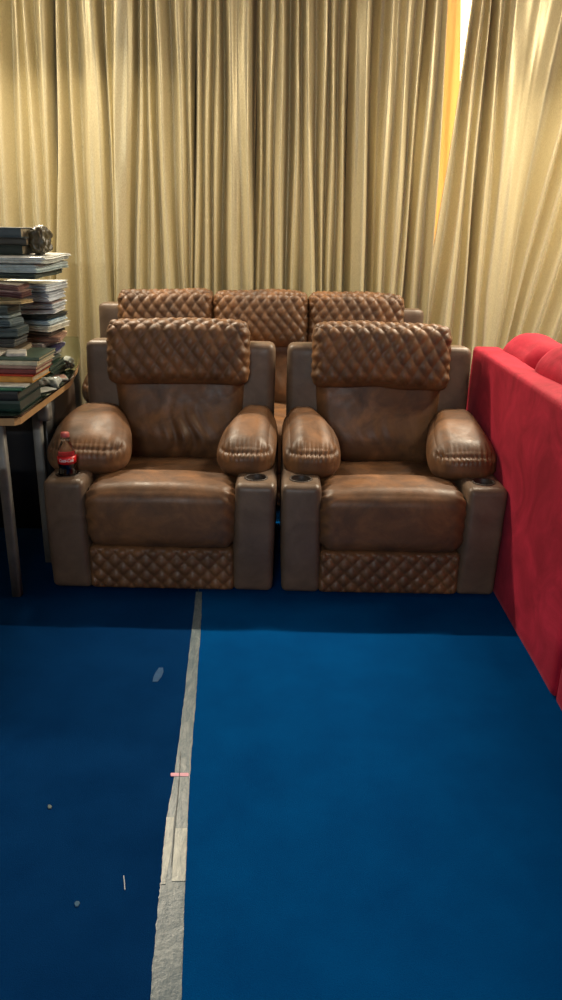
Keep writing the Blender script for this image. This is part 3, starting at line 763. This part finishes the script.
# ------------------------------------------------------------------ cola bottle
bx, by = -0.474 - 0.3735, CHY + 0.090
bz = 0.4424
bt = empty('soda_bottle', (bx, by, bz)); tag(bt, 'small clear soda bottle with red label in the cup holder of the left recliner', 'bottle')
m, nt, b = new_mat('clear_pet'); b.inputs['Base Color'].default_value = (0.95, 0.97, 0.96, 1); b.inputs['Roughness'].default_value = 0.05
b.inputs['Transmission Weight'].default_value = 1.0; b.inputs['IOR'].default_value = 1.38
PET = m
prof = [(0.0, 0.001), (0.020, 0.0), (0.0265, 0.006), (0.028, 0.018), (0.0285, 0.035), (0.0265, 0.052), (0.0262, 0.060), (0.0285, 0.070), (0.0288, 0.075), (0.0288, 0.108), (0.0278, 0.116), (0.0245, 0.132), (0.018, 0.150), (0.0125, 0.163), (0.0118, 0.172), (0.0145, 0.1735), (0.0145, 0.176), (0.0115, 0.177), (0.0112, 0.190), (0.0, 0.1902)]
prof = [(r * 1.24, z * 0.99) for r, z in prof]
lathe('bottle_body', prof, PET, bt, 48)
m, nt, b = new_mat('cola'); b.inputs['Base Color'].default_value = (0.008, 0.003, 0.002, 1); b.inputs['Roughness'].default_value = 0.06; b.inputs['Specular IOR Level'].default_value = 0.8
COLA = m
lq = [(0.0, 0.003)] + [(r - 0.0012, z + 0.002) for r, z in prof[1:9]] + [(0.0342, 0.088), (0.0, 0.0885)]
lathe('cola_drink', lq, COLA, bt, 48)
lab = lathe('bottle_label', [(0.03605, 0.075), (0.03635, 0.075), (0.0364, 0.106), (0.0361, 0.106), (0.03605, 0.075)], plain('red_label', (0.62, 0.008, 0.012), 0.3, var=0.05), bt, 48)
lathe('bottle_cap', [(0.0, 0.1965), (0.0150, 0.1965), (0.0168, 0.194), (0.0172, 0.181), (0.0166, 0.1795), (0.0, 0.1795)][::-1], plain('red_cap', (0.50, 0.10, 0.09), 0.35), bt, 32)
# white script lettering wrapped round the label
cu = bpy.data.curves.new('t', 'FONT'); cu.body = 'Coca-Cola'; cu.size = 0.0185; cu.shear = 0.35; cu.align_x = 'CENTER'; cu.offset = 0.0003; cu.extrude = 0.0
to = bpy.data.objects.new('t', cu); COL.objects.link(to); bpy.context.view_layer.update()
me = bpy.data.meshes.new_from_object(to.evaluated_get(bpy.context.evaluated_depsgraph_get()))
bpy.data.objects.remove(to)
bm = bmesh.new(); bm.from_mesh(me)
bmesh.ops.triangulate(bm, faces=bm.faces)
bmesh.ops.subdivide_edges(bm, edges=[ed for ed in bm.edges if ed.calc_length() > 0.004], cuts=2)
xs = [v.co.x for v in bm.verts]; sc = 0.060 / (max(xs) - min(xs))
for v in bm.verts:
    a = -math.pi / 2 + 0.18 + v.co.x * sc / 0.0364; zz = 0.0850 + v.co.y
    v.co = (0.0366 * math.cos(a), 0.0366 * math.sin(a), zz)
bm.to_mesh(me); bm.free(); me.materials.clear(); me.materials.append(plain('white_print', (0.85, 0.85, 0.85), 0.4, var=0.02))
lo = bpy.data.objects.new('lettering', me); COL.objects.link(lo); lo.parent = lab; lo['label'] = 'white script lettering'

# ------------------------------------------------------------------ lamps
def area(name, loc, rot, sx, sy, energy, col, spread=180):
    l = bpy.data.lights.new(name, 'AREA'); l.shape = 'RECTANGLE'; l.size = sx; l.size_y = sy; l.energy = energy; l.color = col; l.spread = R(spread)
    o = bpy.data.objects.new(name, l); COL.objects.link(o); o.location = loc; o.rotation_euler = rot; return o
LAMP = plain('white_lamp_housing', (0.8, 0.8, 0.78), 0.4)
m, nt, b = new_mat('lit_tube'); b.inputs['Emission Color'].default_value = (1.0, 0.93, 0.8, 1); b.inputs['Emission Strength'].default_value = 3.0
TUBEM = m
def tube_lamp(label, x, y, z, energy, col, spread=180, L=1.2, rot=0, tilt=0):
    t = empty('tube_lamp', (x, y, z)); t.rotation_euler = (R(tilt), 0, R(rot)); tag(t, label, 'lamp')
    box('housing', -L / 2, L / 2, -0.03, 0.03, 0.015, 0.06, LAMP, t)
    tube('tube', (-L / 2 + 0.02, 0, 0), (L / 2 - 0.02, 0, 0), 0.013, TUBEM, t)
    rm = t.rotation_euler.to_matrix(); inv = rm.inverted()
    for sx in (-0.45, 0.45):                       # the rods that carry the lamp, up to the ceiling or back to the wall
        a_ = rm @ Vector((sx, 0, 0.05)) + Vector((x, y, z))
        e_ = Vector((a_.x, Y0 + 0.002, a_.z)) if y < 0 else Vector((a_.x, a_.y, ZC - 0.002))
        tube('mounting_rod', inv @ (a_ - Vector((x, y, z))), inv @ (e_ - Vector((x, y, z))), 0.008, LAMP, t)
    M_ = rm @ Vector((0, 0, -0.02))
    area('lamp_light', (x + M_.x, y + M_.y, z + M_.z), (R(tilt), 0, R(rot)), L, 0.05, energy, col, spread)
WARM = (1.0, 0.87, 0.66)
tube_lamp('white tube lamp over the left half of the curtains', -1.35, 4.40, 2.88, 72, WARM, 150, tilt=-32)
tube_lamp('white tube lamp over the right half of the curtains', 1.75, 4.40, 2.88, 90, WARM, 150, tilt=-32)
tube_lamp('white tube lamp high on the wall behind the camera', -0.6, -1.75, 2.05, 38, (0.86, 0.94, 1.0), 180, tilt=70)
tube_lamp('added tube lamp washing the right curtains with light', 2.25, 3.25, 2.80, 21, WARM, 120, tilt=48, rot=48)  # added light source, there to brighten the right curtain folds
tube_lamp('added tube lamp washing the left curtains with light', -1.9, 3.9, 2.80, 7, WARM, 120, tilt=45, rot=-50)  # weaker added source brightening the curtains from the left side

W_ = bpy.data.worlds.new('world'); S.world = W_; W_.use_nodes = True
W_.node_tree.nodes['Background'].inputs[0].default_value = (0.5, 0.55, 0.6, 1); W_.node_tree.nodes['Background'].inputs[1].default_value = 0.05
S.view_settings.view_transform = 'Standard'; S.view_settings.look = 'None'; S.view_settings.gamma = 1; S.view_settings.exposure = 0.0
S.view_settings.use_curve_mapping = False
S.cycles.use_denoising = True
S.cycles.max_bounces = 8
